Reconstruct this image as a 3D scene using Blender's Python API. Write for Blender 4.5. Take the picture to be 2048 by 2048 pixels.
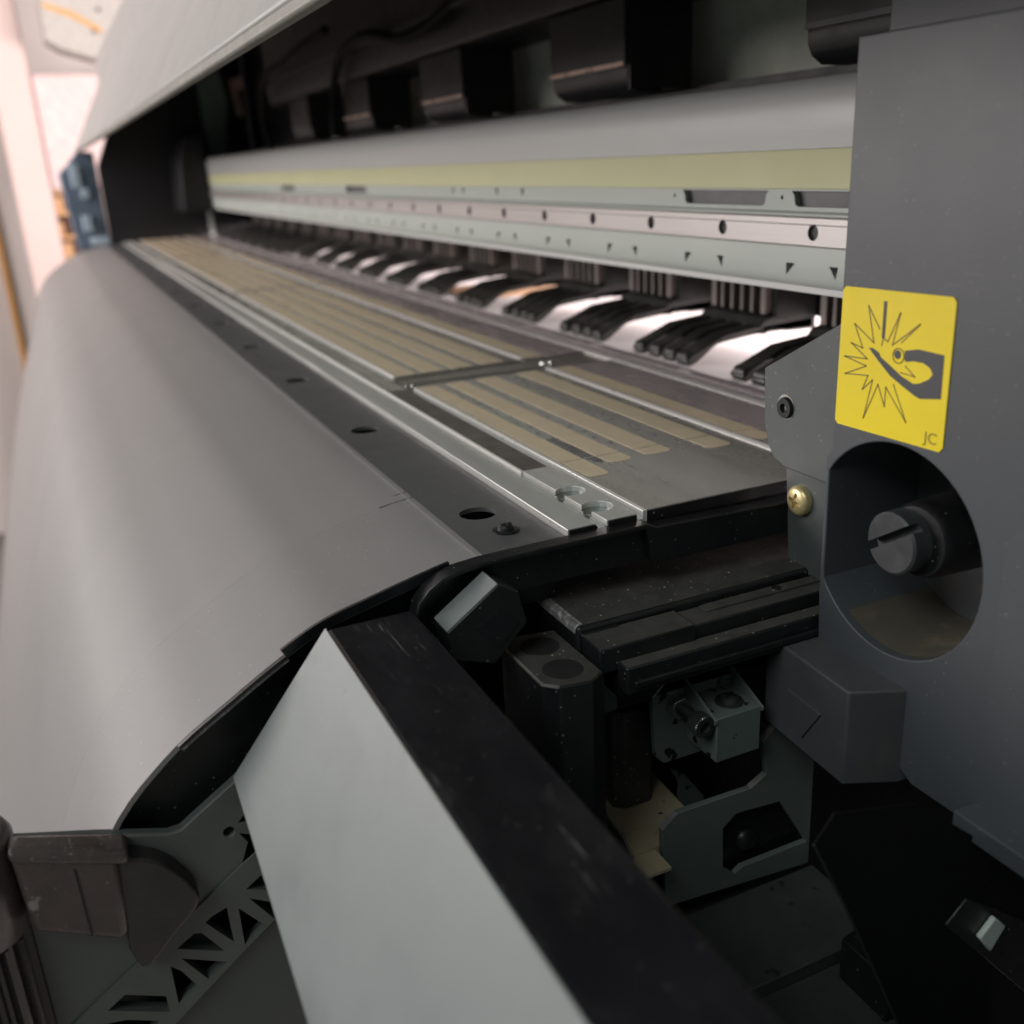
import bpy, bmesh, math, random
from mathutils import Vector, Matrix
random.seed(7)
scene = bpy.context.scene
for o in list(bpy.data.objects): bpy.data.objects.remove(o)

# ---------------------------------------------------------------- camera, world, lamps, exposure
# machine frame in millimetres: X along the printer, Y into the printer, Z up; the lens is its origin,
# and the lens is 1.05 m above the floor.
HZ = 1.05
def W(x, y, z): return Vector((x/1000.0, y/1000.0, z/1000.0 + HZ))

cam_d = bpy.data.cameras.new('camera')
cam = bpy.data.objects.new('camera', cam_d)
scene.collection.objects.link(cam)
right = Vector((0.41842812, 0.90681661, -0.0510054))
down = Vector((0.28604163, -0.18487075, -0.94021433))
fwd = Vector((-0.86203138, 0.37882245, -0.33674242))
m = Matrix((right, -down, -fwd)).transposed().to_4x4()
m.translation = W(0, 0, 0)
cam.matrix_world = m
cam_d.sensor_width = 36; cam_d.sensor_height = 36; cam_d.sensor_fit = 'HORIZONTAL'
cam_d.lens = 1986/2048*36
cam_d.clip_start = 0.01; cam_d.clip_end = 50
cam_d.dof.use_dof = True
cam_d.dof.focus_distance = 0.318
cam_d.dof.aperture_fstop = 10.5
scene.camera = cam
scene.render.resolution_x = 1024; scene.render.resolution_y = 1024

world = bpy.data.worlds.new('World'); scene.world = world; world.use_nodes = True
bg = world.node_tree.nodes['Background']
bg.inputs[0].default_value = (0.86, 1.0, 0.96, 1); bg.inputs[1].default_value = 0.14

def area(name, loc, target, sx, sy, power, col):
    d = bpy.data.lights.new(name, 'AREA'); d.shape = 'RECTANGLE'
    d.size = sx; d.size_y = sy; d.energy = power; d.color = col
    o = bpy.data.objects.new(name, d); scene.collection.objects.link(o)
    o.location = W(*loc)
    v = W(*target) - W(*loc)
    o.rotation_euler = v.to_track_quat('-Z', 'Y').to_euler()
    return o
area('room_lamp', (-1500, -1500, 340), (-600, 150, -100), 1.5, 0.8, 36, (1.0, 0.925, 0.90))
area('ceiling_lamp', (300, -1000, 1150), (-200, 130, -130), 1.0, 0.8, 13, (0.93, 1.0, 0.98))
area('window_lamp', (-1900, -1300, 900), (-3400, -200, 250), 1.0, 1.0, 29, (1.0, 0.82, 0.78))
area('rear_room_lamp', (-700, 1500, 60), (-700, 380, -105), 2.4, 0.5, 165, (1.0, 0.84, 0.82))

scene.view_settings.view_transform = 'Standard'
scene.view_settings.look = 'None'
scene.view_settings.exposure = 0
scene.view_settings.gamma = 1

# ---------------------------------------------------------------- materials
def srgb(r, g, b):
    f = lambda c: (c/255/12.92) if c/255 <= 0.04045 else ((c/255+0.055)/1.055)**2.4
    return (f(r), f(g), f(b))

def mat(name, col, rough=0.5, metal=0.0, var=0.12, vscale=60, bump=0.0, bscale=2500, specks=0.0,
        smudge=None, smudge_amt=0.0, smudge_scale=45, spec=0.5, rvar=0.08, scratch=0.0, stretch=None, coat=0.0, blot=None, blot_scale=160, blot_t=0.66, speck_col=(0.5, 0.48, 0.45)):
    mt = bpy.data.materials.new(name); mt.use_nodes = True
    nt = mt.node_tree; N = nt.nodes; Lk = nt.links
    b = N['Principled BSDF']
    b.inputs['Metallic'].default_value = metal
    b.inputs['Specular IOR Level'].default_value = spec
    if coat: b.inputs['Coat Weight'].default_value = coat; b.inputs['Coat Roughness'].default_value = 0.25
    tc = N.new('ShaderNodeTexCoord')
    mp = N.new('ShaderNodeMapping'); Lk.new(tc.outputs['Object'], mp.inputs['Vector'])
    if stretch: mp.inputs['Scale'].default_value = stretch
    def noise(scale, detail=5, rgh=0.6):
        n = N.new('ShaderNodeTexNoise'); n.inputs['Scale'].default_value = scale
        n.inputs['Detail'].default_value = detail; n.inputs['Roughness'].default_value = rgh
        Lk.new(mp.outputs['Vector'], n.inputs['Vector']); return n
    def ramp(src, lo, hi, a=0.0, c=1.0):
        r = N.new('ShaderNodeMapRange'); r.inputs['From Min'].default_value = lo; r.inputs['From Max'].default_value = hi
        r.inputs['To Min'].default_value = a; r.inputs['To Max'].default_value = c
        Lk.new(src, r.inputs['Value']); return r.outputs['Result']
    def mix(fac, a, c):
        mx = N.new('ShaderNodeMix'); mx.data_type = 'RGBA'
        if hasattr(fac, 'links'): Lk.new(fac, mx.inputs['Factor'])
        else: mx.inputs['Factor'].default_value = fac
        for s, v in ((mx.inputs[6], a), (mx.inputs[7], c)):
            if isinstance(v, tuple): s.default_value = v + (1,)
            else: Lk.new(v, s)
        return mx.outputs[2]
    n1 = noise(vscale)
    lo = tuple(c*(1-var) for c in col); hi = tuple(min(1, c*(1+var)) for c in col)
    colour = mix(ramp(n1.outputs['Fac'], 0.3, 0.7), lo, hi)
    if smudge:
        n2 = noise(smudge_scale, 8, 0.68)
        colour = mix(ramp(n2.outputs['Fac'], 0.52, 0.72, 0, smudge_amt), colour, smudge)
    if blot:
        n4 = noise(blot_scale, 3, 0.5)
        colour = mix(ramp(n4.outputs['Fac'], blot_t, blot_t+0.03), colour, blot)
    if specks:
        v = N.new('ShaderNodeTexVoronoi'); v.inputs['Scale'].default_value = 620
        Lk.new(tc.outputs['Object'], v.inputs['Vector'])
        w = N.new('ShaderNodeTexWhiteNoise'); Lk.new(v.outputs['Position'], w.inputs['Vector'])
        sz = N.new('ShaderNodeMath'); sz.operation = 'POWER'; Lk.new(w.outputs['Value'], sz.inputs[0]); sz.inputs[1].default_value = 5
        s2 = N.new('ShaderNodeMath'); s2.operation = 'MULTIPLY'; Lk.new(sz.outputs[0], s2.inputs[0]); s2.inputs[1].default_value = 0.24
        lt = N.new('ShaderNodeMath'); lt.operation = 'LESS_THAN'; Lk.new(v.outputs['Distance'], lt.inputs[0]); Lk.new(s2.outputs[0], lt.inputs[1])
        f = N.new('ShaderNodeMath'); f.operation = 'MULTIPLY'; Lk.new(lt.outputs[0], f.inputs[0]); f.inputs[1].default_value = specks
        colour = mix(f.outputs[0], colour, speck_col)
    if scratch:
        m2 = N.new('ShaderNodeMapping'); Lk.new(tc.outputs['Object'], m2.inputs['Vector'])
        m2.inputs['Rotation'].default_value = (0.2, 0.1, 0.9); m2.inputs['Scale'].default_value = (70, 1900, 1900)
        ns = N.new('ShaderNodeTexNoise'); ns.inputs['Scale'].default_value = 1.0; ns.inputs['Detail'].default_value = 2
        Lk.new(m2.outputs['Vector'], ns.inputs['Vector'])
        area_ = noise(38, 2)
        f1 = ramp(ns.outputs['Fac'], 0.64, 0.70, 0, scratch); f2 = ramp(area_.outputs['Fac'], 0.55, 0.66)
        mm = N.new('ShaderNodeMath'); mm.operation = 'MULTIPLY'; Lk.new(f1, mm.inputs[0]); Lk.new(f2, mm.inputs[1])
        colour = mix(mm.outputs[0], colour, (0.30, 0.28, 0.27))
    Lk.new(colour, b.inputs['Base Color'])
    n3 = noise(vscale*1.7, 6)
    Lk.new(ramp(n3.outputs['Fac'], 0.3, 0.7, max(0.02, rough-rvar), min(1, rough+rvar)), b.inputs['Roughness'])
    if bump:
        nb = noise(bscale, 2)
        bp = N.new('ShaderNodeBump'); bp.inputs['Strength'].default_value = bump; bp.inputs['Distance'].default_value = 0.0002
        Lk.new(nb.outputs['Fac'], bp.inputs['Height']); Lk.new(bp.outputs['Normal'], b.inputs['Normal'])
    return mt

M = {}
M['apron'] = mat('grey_satin_paint', (0.205, 0.194, 0.192), 0.55, 0.0, 0.04, 14, 0.25, 3000, specks=0.35, smudge=(0.225, 0.213, 0.21), smudge_amt=0.35, smudge_scale=12, spec=0.6, rvar=0.03)
M['deck'] = mat('dark_grey_paint', (0.085, 0.085, 0.089), 0.40, 0.0, 0.06, 20, 0.25, 3000, specks=0.35, smudge=(0.10, 0.098, 0.098), smudge_amt=0.4, smudge_scale=30)
M['guide'] = mat('grey_guide_paint', (0.205, 0.194, 0.192), 0.54, 0.0, 0.03, 10, 0.12, 3500, smudge=(0.225, 0.213, 0.21), smudge_amt=0.35, smudge_scale=7, spec=0.65, rvar=0.03)
M['black'] = mat('black_plastic', (0.012, 0.012, 0.0135), 0.42, 0, 0.25, 90, 0.2, 2500, specks=0.25)
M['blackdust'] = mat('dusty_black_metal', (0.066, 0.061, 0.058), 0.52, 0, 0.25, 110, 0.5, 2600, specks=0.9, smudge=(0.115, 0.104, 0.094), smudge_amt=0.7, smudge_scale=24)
M['sheet'] = mat('black_sheet', (0.005, 0.005, 0.006), 0.7, 0, 0.2, 90, spec=0.15)
M['pin'] = mat('worn_pin', (0.046, 0.048, 0.052), 0.45, 0, 0.1, 80, smudge=(0.09, 0.09, 0.09), smudge_amt=0.5, smudge_scale=160)
M['dustfilm'] = mat('brown_dust', (0.085, 0.073, 0.056), 0.85, 0, 0.2, 60, 0.4, 1800, smudge=(0.17, 0.135, 0.095), smudge_amt=0.8, smudge_scale=70)
M['clampdark'] = mat('dark_clamp_rubber', (0.030, 0.026, 0.026), 0.35, 0, 0.3, 80, 0.3, 1800, smudge=(0.06, 0.05, 0.047), smudge_amt=0.6, smudge_scale=60)
M['boss'] = mat('rubbed_black', (0.026, 0.025, 0.025), 0.45, 0, 0.3, 120)
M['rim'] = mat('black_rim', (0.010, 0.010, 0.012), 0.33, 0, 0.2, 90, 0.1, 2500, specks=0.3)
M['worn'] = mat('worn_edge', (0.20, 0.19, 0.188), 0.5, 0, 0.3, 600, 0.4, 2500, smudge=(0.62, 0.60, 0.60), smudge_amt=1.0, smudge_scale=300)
M['blackfilm'] = mat('scuffed_black_film', (0.0075, 0.0075, 0.010), 0.42, 0, 0.3, 40, 0.08, 2500, specks=0.1, smudge=(0.026, 0.023, 0.024), smudge_amt=0.7, smudge_scale=38, stretch=(0.7, 1.5, 1), spec=0.3, scratch=0.5)
M['palegrey'] = mat('pale_grey_paint', (0.172, 0.189, 0.188), 0.42, 0, 0.035, 20, 0.06, 2600, smudge=(0.128, 0.140, 0.137), smudge_amt=0.65, smudge_scale=26, stretch=(1, 1.6, 1), blot=(0.135, 0.143, 0.14), blot_scale=46, blot_t=0.68, scratch=0.25, specks=0.12, speck_col=(0.05, 0.05, 0.05))
M['hood'] = mat('hood_grey_paint', (0.29, 0.29, 0.285), 0.42, 0, 0.04, 12, 0.05)
M['hoodlip'] = mat('hood_inner_lip', (0.17, 0.165, 0.145), 0.5)
M['panel'] = mat('charcoal_plastic', (0.068, 0.075, 0.083), 0.45, 0, 0.02, 25, 0.4, 2600, specks=0.14, rvar=0.02, scratch=0.12)
M['paneldust'] = mat('dusty_charcoal_plastic', (0.066, 0.069, 0.075), 0.5, 0, 0.08, 30, 0.3, 2600, smudge=(0.12, 0.108, 0.088), smudge_amt=0.5, smudge_scale=55)
M['plate'] = mat('grey_steel_plate', (0.085, 0.096, 0.096), 0.42, 0, 0.06, 40, 0.25, 2600, specks=0.3, smudge=(0.065, 0.068, 0.068), smudge_amt=0.5, smudge_scale=70)
M['alu'] = mat('aluminium', (0.52, 0.52, 0.50), 0.34, 0.45, 0.10, 40, 0.15, 900, stretch=(0.08, 1, 1), smudge=(0.32, 0.30, 0.27), smudge_amt=0.5, smudge_scale=60)
M['alub'] = mat('bright_aluminium', (0.76, 0.74, 0.72), 0.30, 0.45, 0.06, 40, 0.1, 900, stretch=(0.08, 1, 1))
M['steel'] = mat('steel', (0.50, 0.54, 0.55), 0.22, 1.0, 0.08, 80)
M['darkstrip'] = mat('dark_tape', (0.085, 0.075, 0.07), 0.4, 0, 0.25, 70)
M['platen'] = mat('platen_grey', (0.32, 0.31, 0.29), 0.25, 0.4, 0.10, 45, 0.15, 1500, stretch=(0.3, 1, 1), smudge=(0.21, 0.20, 0.19), smudge_amt=0.55, smudge_scale=60, specks=0.25, spec=0.5, blot=(0.13, 0.13, 0.125), blot_scale=420, blot_t=0.76)
M['platenrear'] = mat('platen_rear', (0.46, 0.41, 0.42), 0.26, 0.35, 0.10, 45, 0.1, 1500, stretch=(0.2, 1, 1), specks=0.3)
M['tape'] = mat('tan_tape', (0.55, 0.46, 0.32), 0.5, 0, 0.07, 120, 0.25, 1800, smudge=(0.47, 0.39, 0.27), smudge_amt=0.5, smudge_scale=90)
M['inkpatch'] = mat('ink_patch', (0.05, 0.05, 0.055), 0.25, 0, 0.5, 200)
M['crossgap'] = mat('platen_joint', (0.16, 0.145, 0.13), 0.4, 0, 0.3, 120, smudge=(0.03, 0.03, 0.03), smudge_amt=0.8, smudge_scale=120)
M['beam'] = mat('silver_beam', (0.52, 0.53, 0.525), 0.45, 0.1, 0.05, 20, 0.2, 900, stretch=(0.1, 1, 1))
M['yellowband'] = mat('yellow_green_tape', (0.60, 0.60, 0.36), 0.55, 0, 0.03, 12, 0.05)
M['bracketgrey'] = mat('pale_green_grey_paint', (0.43, 0.475, 0.445), 0.45, 0, 0.03, 20, 0.1)
M['rail'] = mat('rail_steel', (0.50, 0.475, 0.465), 0.34, 0.5, 0.04, 40, 0.1, 900, stretch=(0.05, 1, 1))
M['slot'] = mat('slot_grey', (0.10, 0.10, 0.108), 0.5)
M['pinch'] = mat('black_rubbery_plastic', (0.020, 0.021, 0.018), 0.40, 0, 0.3, 90)
M['pinchrib'] = mat('grey_rib_plastic', (0.16, 0.135, 0.125), 0.5)
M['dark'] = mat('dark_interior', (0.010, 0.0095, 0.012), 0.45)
M['backwall'] = mat('olive_grey_panel', (0.66, 0.69, 0.60), 0.6)
M['frame'] = mat('dark_green_grey_frame', (0.22, 0.28, 0.27), 0.5)
M['highlight'] = mat('painted_highlight', (0.78, 0.56, 0.48), 0.30, 0.3)  # pale pink that puts highlights and a glint into the colour
M['paper'] = mat('white_paper', (0.86, 0.84, 0.84), 0.7, 0, 0.02, 20)
M['yellow'] = mat('yellow_label', (0.90, 0.70, 0.008), 0.5, 0, 0.03, 60)
M['print'] = mat('label_print', (0.060, 0.062, 0.066), 0.45)
M['printline'] = mat('label_thin_line', (0.26, 0.19, 0.03), 0.45)
M['gold'] = mat('gold_zinc', (0.62, 0.52, 0.27), 0.38, 0.55, 0.05, 200, 0.1)
M['goldrecess'] = mat('gold_recess', (0.33, 0.255, 0.10), 0.35, 0.9)
M['boltblack'] = mat('black_oxide', (0.025, 0.025, 0.027), 0.35, 0.4, 0.2, 200)
M['knurl'] = mat('knurled_oxide', (0.09, 0.092, 0.095), 0.35, 0.7, 0.2, 200)
M['nut'] = mat('nut_steel', (0.42, 0.44, 0.42), 0.32, 0.9, 0.2, 300, smudge=(0.2, 0.15, 0.08), smudge_amt=0.6, smudge_scale=200)
M['zinc'] = mat('zinc_bracket', (0.15, 0.185, 0.175), 0.42, 0.25, 0.12, 60, 0.15, 1500, blot=(0.012, 0.012, 0.012), blot_scale=190, blot_t=0.63, smudge=(0.09, 0.10, 0.095), smudge_amt=0.5, smudge_scale=120)
M['zinc2'] = mat('zinc_bracket_clean', (0.15, 0.18, 0.172), 0.45, 0.15, 0.10, 60, 0.15, 1500)
M['cutedge'] = mat('cut_steel_edge', (0.62, 0.60, 0.56), 0.36, 0.7, 0.2, 300)
M['felt'] = mat('beige_felt', (0.50, 0.41, 0.275), 0.95, 0, 0.10, 200, 0.6, 1800, blot=(0.05, 0.045, 0.04), blot_scale=260, blot_t=0.70)
M['base'] = mat('greenish_base_pan', (0.05, 0.058, 0.053), 0.55, 0.1, 0.15, 70, 0.2, 1500, blot=(0.022, 0.024, 0.022), blot_scale=150, blot_t=0.68)
M['lattice'] = mat('grey_green_moulding', (0.092, 0.102, 0.094), 0.5, 0, 0.10, 40, 0.15, 2000, smudge=(0.14, 0.135, 0.125), smudge_amt=0.6, smudge_scale=35)
M['latticelow'] = mat('grey_green_plate', (0.062, 0.072, 0.070), 0.5, 0, 0.08, 30, 0.1, 2000)
M['clamp'] = mat('worn_brown_grey_rubber', (0.082, 0.061, 0.057), 0.25, 0, 0.25, 70, 0.3, 1800, smudge=(0.030, 0.026, 0.027), smudge_amt=0.95, smudge_scale=70, specks=0.25, rvar=0.12, blot=(0.22, 0.185, 0.17), blot_scale=130, blot_t=0.64, scratch=0.4)
M['ribbed'] = mat('ribbed_black_tube', (0.022, 0.02, 0.02), 0.25, 0, 0.3, 90)
M['wall'] = mat('pink_white_wall', (0.62, 0.50, 0.47), 0.7, 0, 0.03, 3)
M['wallgrey'] = mat('grey_white_wall', (0.60, 0.565, 0.545), 0.7, 0, 0.03, 3)
M['orange'] = mat('orange_conduit', (0.62, 0.33, 0.10), 0.5)
M['cab'] = mat('cabinet_white', (0.66, 0.53, 0.52), 0.5)
M['kraft'] = mat('kraft_card', (0.55, 0.33, 0.17), 0.8, 0, 0.12, 30)
M['kraftdark'] = mat('kraft_dark', (0.12, 0.07, 0.05), 0.8)
M['blue'] = mat('blue_grey_cover', (0.12, 0.16, 0.22), 0.4)
M['bluelight'] = mat('light_blue_patch', (0.36, 0.45, 0.52), 0.4)
M['unit'] = mat('pale_unit', (0.42, 0.41, 0.38), 0.5)
M['floor'] = mat('floor_grey', (0.16, 0.16, 0.15), 0.7)
M['amber'] = mat('amber_clip', (0.60, 0.33, 0.10), 0.35)

# ---------------------------------------------------------------- builders
COL = scene.collection
def link_mesh(name, bm, mats, parent=None, smooth=30, base=None):
    bmesh.ops.recalc_face_normals(bm, faces=bm.faces[:])
    me = bpy.data.meshes.new(name); bm.to_mesh(me); bm.free()
    if not isinstance(mats, (list, tuple)): mats = [mats]
    for x in mats: me.materials.append(x)
    for p in me.polygons: p.use_smooth = True
    me.set_sharp_from_angle(angle=math.radians(smooth))
    o = bpy.data.objects.new(name, me); COL.objects.link(o)
    if parent is not None: put(o, parent)
    return o
def put(o, parent, dx=0.0):
    o.parent = parent
    if parent.type == 'EMPTY': o.location = -parent.location + Vector((dx/1000.0, 0, 0))
    else: o.location = Vector((0, 0, 0))
def thing(name, loc, label, cat, group=None):
    e = bpy.data.objects.new(name, None); COL.objects.link(e); e.location = loc
    e.empty_display_size = 0.05; tag(e, label, cat, group); return e
def tag(o, label=None, cat=None, group=None, kind=None):
    if label: o['label'] = label
    if cat: o['category'] = cat
    if group: o['group'] = group
    if kind: o['kind'] = kind
    return o
def prism(poly, axis, lo, hi, bm=None, hi_poly=None, mi=0):
    """polygon extruded along an axis. axis X: poly (y,z); Y: (x,z); Z: (x,y)"""
    bm = bm or bmesh.new()
    def P(a, b, t):
        return W(t, a, b) if axis == 'X' else (W(a, t, b) if axis == 'Y' else W(a, b, t))
    v0 = [bm.verts.new(P(a, b, lo)) for a, b in poly]
    v1 = [bm.verts.new(P(a, b, hi)) for a, b in (hi_poly or poly)]
    n = len(poly)
    fs = [bm.faces.new(v0[::-1]), bm.faces.new(v1)]
    for i in range(n): fs.append(bm.faces.new((v0[i], v0[(i+1) % n], v1[(i+1) % n], v1[i])))
    for f in fs: f.material_index = mi
    return bm
def box(x0, x1, y0, y1, z0, z1, bm=None, mi=0):
    return prism([(y0, z0), (y1, z0), (y1, z1), (y0, z1)], 'X', x0, x1, bm, mi=mi)
def circ(ca, cb, r, n=32, a0=0, a1=360):
    if a1-a0 == 360: return [(ca+r*math.cos(math.radians(a0+360*i/n)), cb+r*math.sin(math.radians(a0+360*i/n))) for i in range(n)]
    return [(ca+r*math.cos(math.radians(a0+(a1-a0)*i/n)), cb+r*math.sin(math.radians(a0+(a1-a0)*i/n))) for i in range(n+1)]
def lathe(axis, c, prof, n=32, bm=None, mi=0):
    """prof: (t, r) along axis through c"""
    bm = bm or bmesh.new(); rings = []
    for t, r in prof:
        ring = []
        for i in range(n):
            a = 2*math.pi*i/n; p, q = r*math.cos(a), r*math.sin(a)
            x, y, z = c
            v = (x+t, y+p, z+q) if axis == 'X' else ((x+p, y+t, z+q) if axis == 'Y' else (x+p, y+q, z+t))
            ring.append(bm.verts.new(W(*v)))
        rings.append(ring)
    fs = []
    for a, b in zip(rings, rings[1:]):
        for i in range(n): fs.append(bm.faces.new((a[i], a[(i+1) % n], b[(i+1) % n], b[i])))
    fs.append(bm.faces.new(rings[0][::-1])); fs.append(bm.faces.new(rings[-1]))
    for f in fs: f.material_index = mi
    return bm
def bevel(o, w, seg=2, ang=35):
    md = o.modifiers.new('bevel', 'BEVEL'); md.width = w/1000.0; md.segments = seg
    md.limit_method = 'ANGLE'; md.angle_limit = math.radians(ang); md.harden_normals = False
    return o
def cut(o, bms, smooth=30):
    """subtract closed bmeshes from a mesh object for good"""
    cutters = []
    for b in bms:
        bmesh.ops.recalc_face_normals(b, faces=b.faces[:])
        me = bpy.data.meshes.new('c'); b.to_mesh(me); b.free()
        c = bpy.data.objects.new('c', me); COL.objects.link(c); cutters.append(c)
        c.parent = o.parent; c.location = o.location
        md = o.modifiers.new('cut', 'BOOLEAN'); md.operation = 'DIFFERENCE'; md.solver = 'EXACT'; md.object = c
    bpy.context.view_layer.update()
    ev = o.evaluated_get(bpy.context.evaluated_depsgraph_get())
    nm = bpy.data.meshes.new_from_object(ev)
    for md in list(o.modifiers): o.modifiers.remove(md)
    o.data = nm
    for p in nm.polygons: p.use_smooth = True
    nm.set_sharp_from_angle(angle=math.radians(smooth))
    for c in cutters:
        me = c.data; bpy.data.objects.remove(c); bpy.data.meshes.remove(me)
    return o
def merge(bms):
    out = bmesh.new()
    for b in bms:
        me = bpy.data.meshes.new('t'); b.to_mesh(me); b.free(); out.from_mesh(me); bpy.data.meshes.remove(me)
    return out
def spline(pts, k=6):
    out = []; P = [pts[0]]+list(pts)+[pts[-1]]
    for i in range(1, len(P)-2):
        p0, p1, p2, p3 = P[i-1], P[i], P[i+1], P[i+2]
        for j in range(k):
            t = j/k
            out.append(tuple(0.5*((2*p1[d])+(-p0[d]+p2[d])*t+(2*p0[d]-5*p1[d]+4*p2[d]-p3[d])*t*t+(-p0[d]+3*p1[d]-3*p2[d]+p3[d])*t**3) for d in (0, 1)))
    out.append(tuple(pts[-1])); return out
def offset(pts, d):
    out = []
    for i, p in enumerate(pts):
        a = pts[max(0, i-1)]; b = pts[min(len(pts)-1, i+1)]
        t = Vector((b[0]-a[0], b[1]-a[1])).normalized()
        out.append((p[0]-t.y*d, p[1]+t.x*d))
    return out
def ribbon(pts, w, closed=False):
    """thin outline strokes as quads in 2d -> list of 4-point polys"""
    out = []
    n = len(pts)
    for i in range(n-1 if not closed else n):
        a = Vector(pts[i]); b = Vector(pts[(i+1) % n]); t = (b-a).normalized(); nrm = Vector((-t.y, t.x))*w/2
        a2, b2 = a-t*w/3, b+t*w/3
        out.append([tuple(a2+nrm), tuple(a2-nrm), tuple(b2-nrm), tuple(b2+nrm)])
    return out

XL, XR = -1985, -258

# ---------------------------------------------------------------- setting
def struct(name, bm, m):
    o = link_mesh(name, bm, m); tag(o, kind='structure'); return o
bm = bmesh.new(); bm.faces.new([bm.verts.new((x, y, 0)) for x, y in ((-4, -3), (2, -3), (2, 3), (-4, 3))])
struct('floor', bm, M['floor'])
struct('wall', box(-3460, -3400, -2500, 2000, -1050, 1700), M['wallgrey'])

# ---------------------------------------------------------------- the printer
PR = thing('wide_format_printer', Vector((-1.0, 0.28, 0.0)), 'large grey and black wide format printer with its front hood raised, seen along the platen', 'printer')
def part(name, bm, m, parent=None, bev=0, smooth=30, seg=2):
    o = link_mesh(name, bm, m, parent or PR, smooth)
    if bev: bevel(o, bev, seg)
    return o

# --- curved front apron
prof = [(131, -112.6), (118, -112.6), (103, -112.6), (100, -112.95), (92, -114.1), (79.5, -116.8), (66, -120.0), (53, -123.4), (40.6, -129.3),
        (24.6, -138.6), (4.2, -152.0), (-14.5, -172.5), (-34, -214), (-55, -272), (-105, -413), (-162, -609)]
prof = spline(prof, 5)
under = offset(prof, 1.6)   # profile runs front-ward (decreasing y): offset to the inside
if under[0][1] > prof[0][1]: under = offset(prof, -1.6)
di = min(range(len(prof)), key=lambda i: abs(prof[i][0]-103))
apron = part('front_apron', prism(prof[di:]+under[di:][::-1], 'X', XL, XR), M['apron'], smooth=40)
deck = part('apron_deck', prism([(131, -112.6), (103.05, -112.6), (103.05, -114.2), (131, -114.2)], 'X', XL, XR), M['deck'], smooth=40)
tag(apron, 'curved grey painted apron sloping down in front of the platen')
holes = [lathe('Z', (-293.4-131*i, 116.3, -118), [(0, 6.3), (10, 6.3)], 32) for i in range(13)]
holes.append(lathe('Z', (-652, 113.5, -118), [(0, 2.2), (10, 2.2)], 16))
cut(deck, [merge(holes)], 40)
part('hole_liner', box(XL+5, XR-4, 108, 129, -134, -124), M['rim'])
gi = min(range(len(prof)), key=lambda i: abs(prof[i][0]-103))
gp = prof[gi:]; top = offset(gp, -0.02)
if top[0][1] < gp[0][1]: top = offset(gp, 0.02)
base_ = offset(gp, 0.5) if offset(gp, 0.5)[0][1] < gp[0][1] else offset(gp, -0.5)
guide = part('media_guide', prism(top+base_[::-1], 'X', XL, -322), M['guide'], smooth=40)
tag(guide, 'thin satin grey guide sheet laid over the curved apron')
# film strip marks near the guide's corner
for k, (x0, x1, y0, y1) in enumerate([(-329, -328.6, 98.5, 102.8), (-322.4, -321.9, 90.5, 103.2)]):
    part('guide_clip', prism([(y0, -114.3), (y0, -114.15 if k else -113.05), (y1, -112.45), (y1, -113)], 'X', x0, x1), M['knurl'])
# lip that wraps the apron end
lip_i = [i for i, p in enumerate(prof) if 40.6 <= p[0] <= 92]
lipa = [prof[i] for i in lip_i]
part('apron_edge_lip', prism(offset(lipa, 0.7)+offset(lipa, -2.2)[::-1], 'X', -257.9, -256.7), M['rim'], smooth=40)
lipb = [p for p in prof if 5 <= p[0] <= 40.6]
part('apron_edge_lip', prism(offset(lipb, 1.0)+offset(lipb, 0.1)[::-1], 'X', -257.9, -256.5), M['rim'], smooth=40)
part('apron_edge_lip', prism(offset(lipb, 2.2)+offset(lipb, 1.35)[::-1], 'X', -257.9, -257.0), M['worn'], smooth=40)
# black end plate under the apron
ep = [p for p in offset(prof, 1.9 if offset(prof, 1.9)[0][1] < prof[0][1] else -1.9) if -110 < p[0] < 98]
part('apron_end_plate', prism(ep+[(-100, -420), (98, -420)], 'X', -272, -264), M['black'])
# black rim along the end of the apron and platen
rimp = [(232, -114.6), (214, -114.2), (160, -112.7), (156, -111.0), (127, -111.3), (100, -111.7), (92, -112.4), (87, -113.8), (82.5, -116.4), (79.2, -120), (77.4, -125), (76.8, -132)]
rim_in = [(78.0, -132), (78.6, -125), (80.5, -120.6), (83.4, -117.6), (87.5, -115.2), (92.5, -113.9), (100, -113.2), (127, -112.9), (156, -112.7), (158.5, -125), (232, -125)]
part('end_rim', prism(rimp+rim_in, 'X', -256.4, -250.2), M['rim'], 0, 0.35, 30)
part('end_rim_web', prism([(158, -113.4), (127, -113.2), (100, -113.8), (93, -114.6), (88, -116), (84, -118.5), (81, -122), (79.4, -127), (79, -136), (92, -140), (103, -131), (109, -124.6), (158, -124.4)], 'X', -256, -253.5), M['rim'])
# apron screw
sc = part('apron_screw', lathe('Z', (-273.3, 117.7, -112.6), [(0, 4.4), (0.45, 4.4), (0.6, 3.4), (0.6, 2.9), (1.5, 2.75), (2.2, 2.0), (2.4, 1.0)], 28), M['boltblack'])
part('screw_slot', box(-273.6, -273.0, 115.9, 119.5, -110.9, -110.05), M['knurl'], sc)
part('screw_slot', box(-275.1, -271.5, 117.4, 118.0, -110.95, -110.08), M['knurl'], sc)

# --- aluminium front strip in lengths
ledge = [(131.6, -114), (131.6, -110.15), (132.0, -109.95), (141.4, -109.95), (142.6, -111.9), (144.6, -111.9), (144.6, -111.2), (156.5, -111.2), (156.5, -114)]
for x0, x1 in ((-560.4, -257.2), (-1020, -561.0), (-1500, -1020.6), (XL, -1500.6)):
    st = part('front_strip', prism(ledge, 'X', x0, x1), M['alu'], bev=0.15)
tag(st.parent and st, None)
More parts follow.
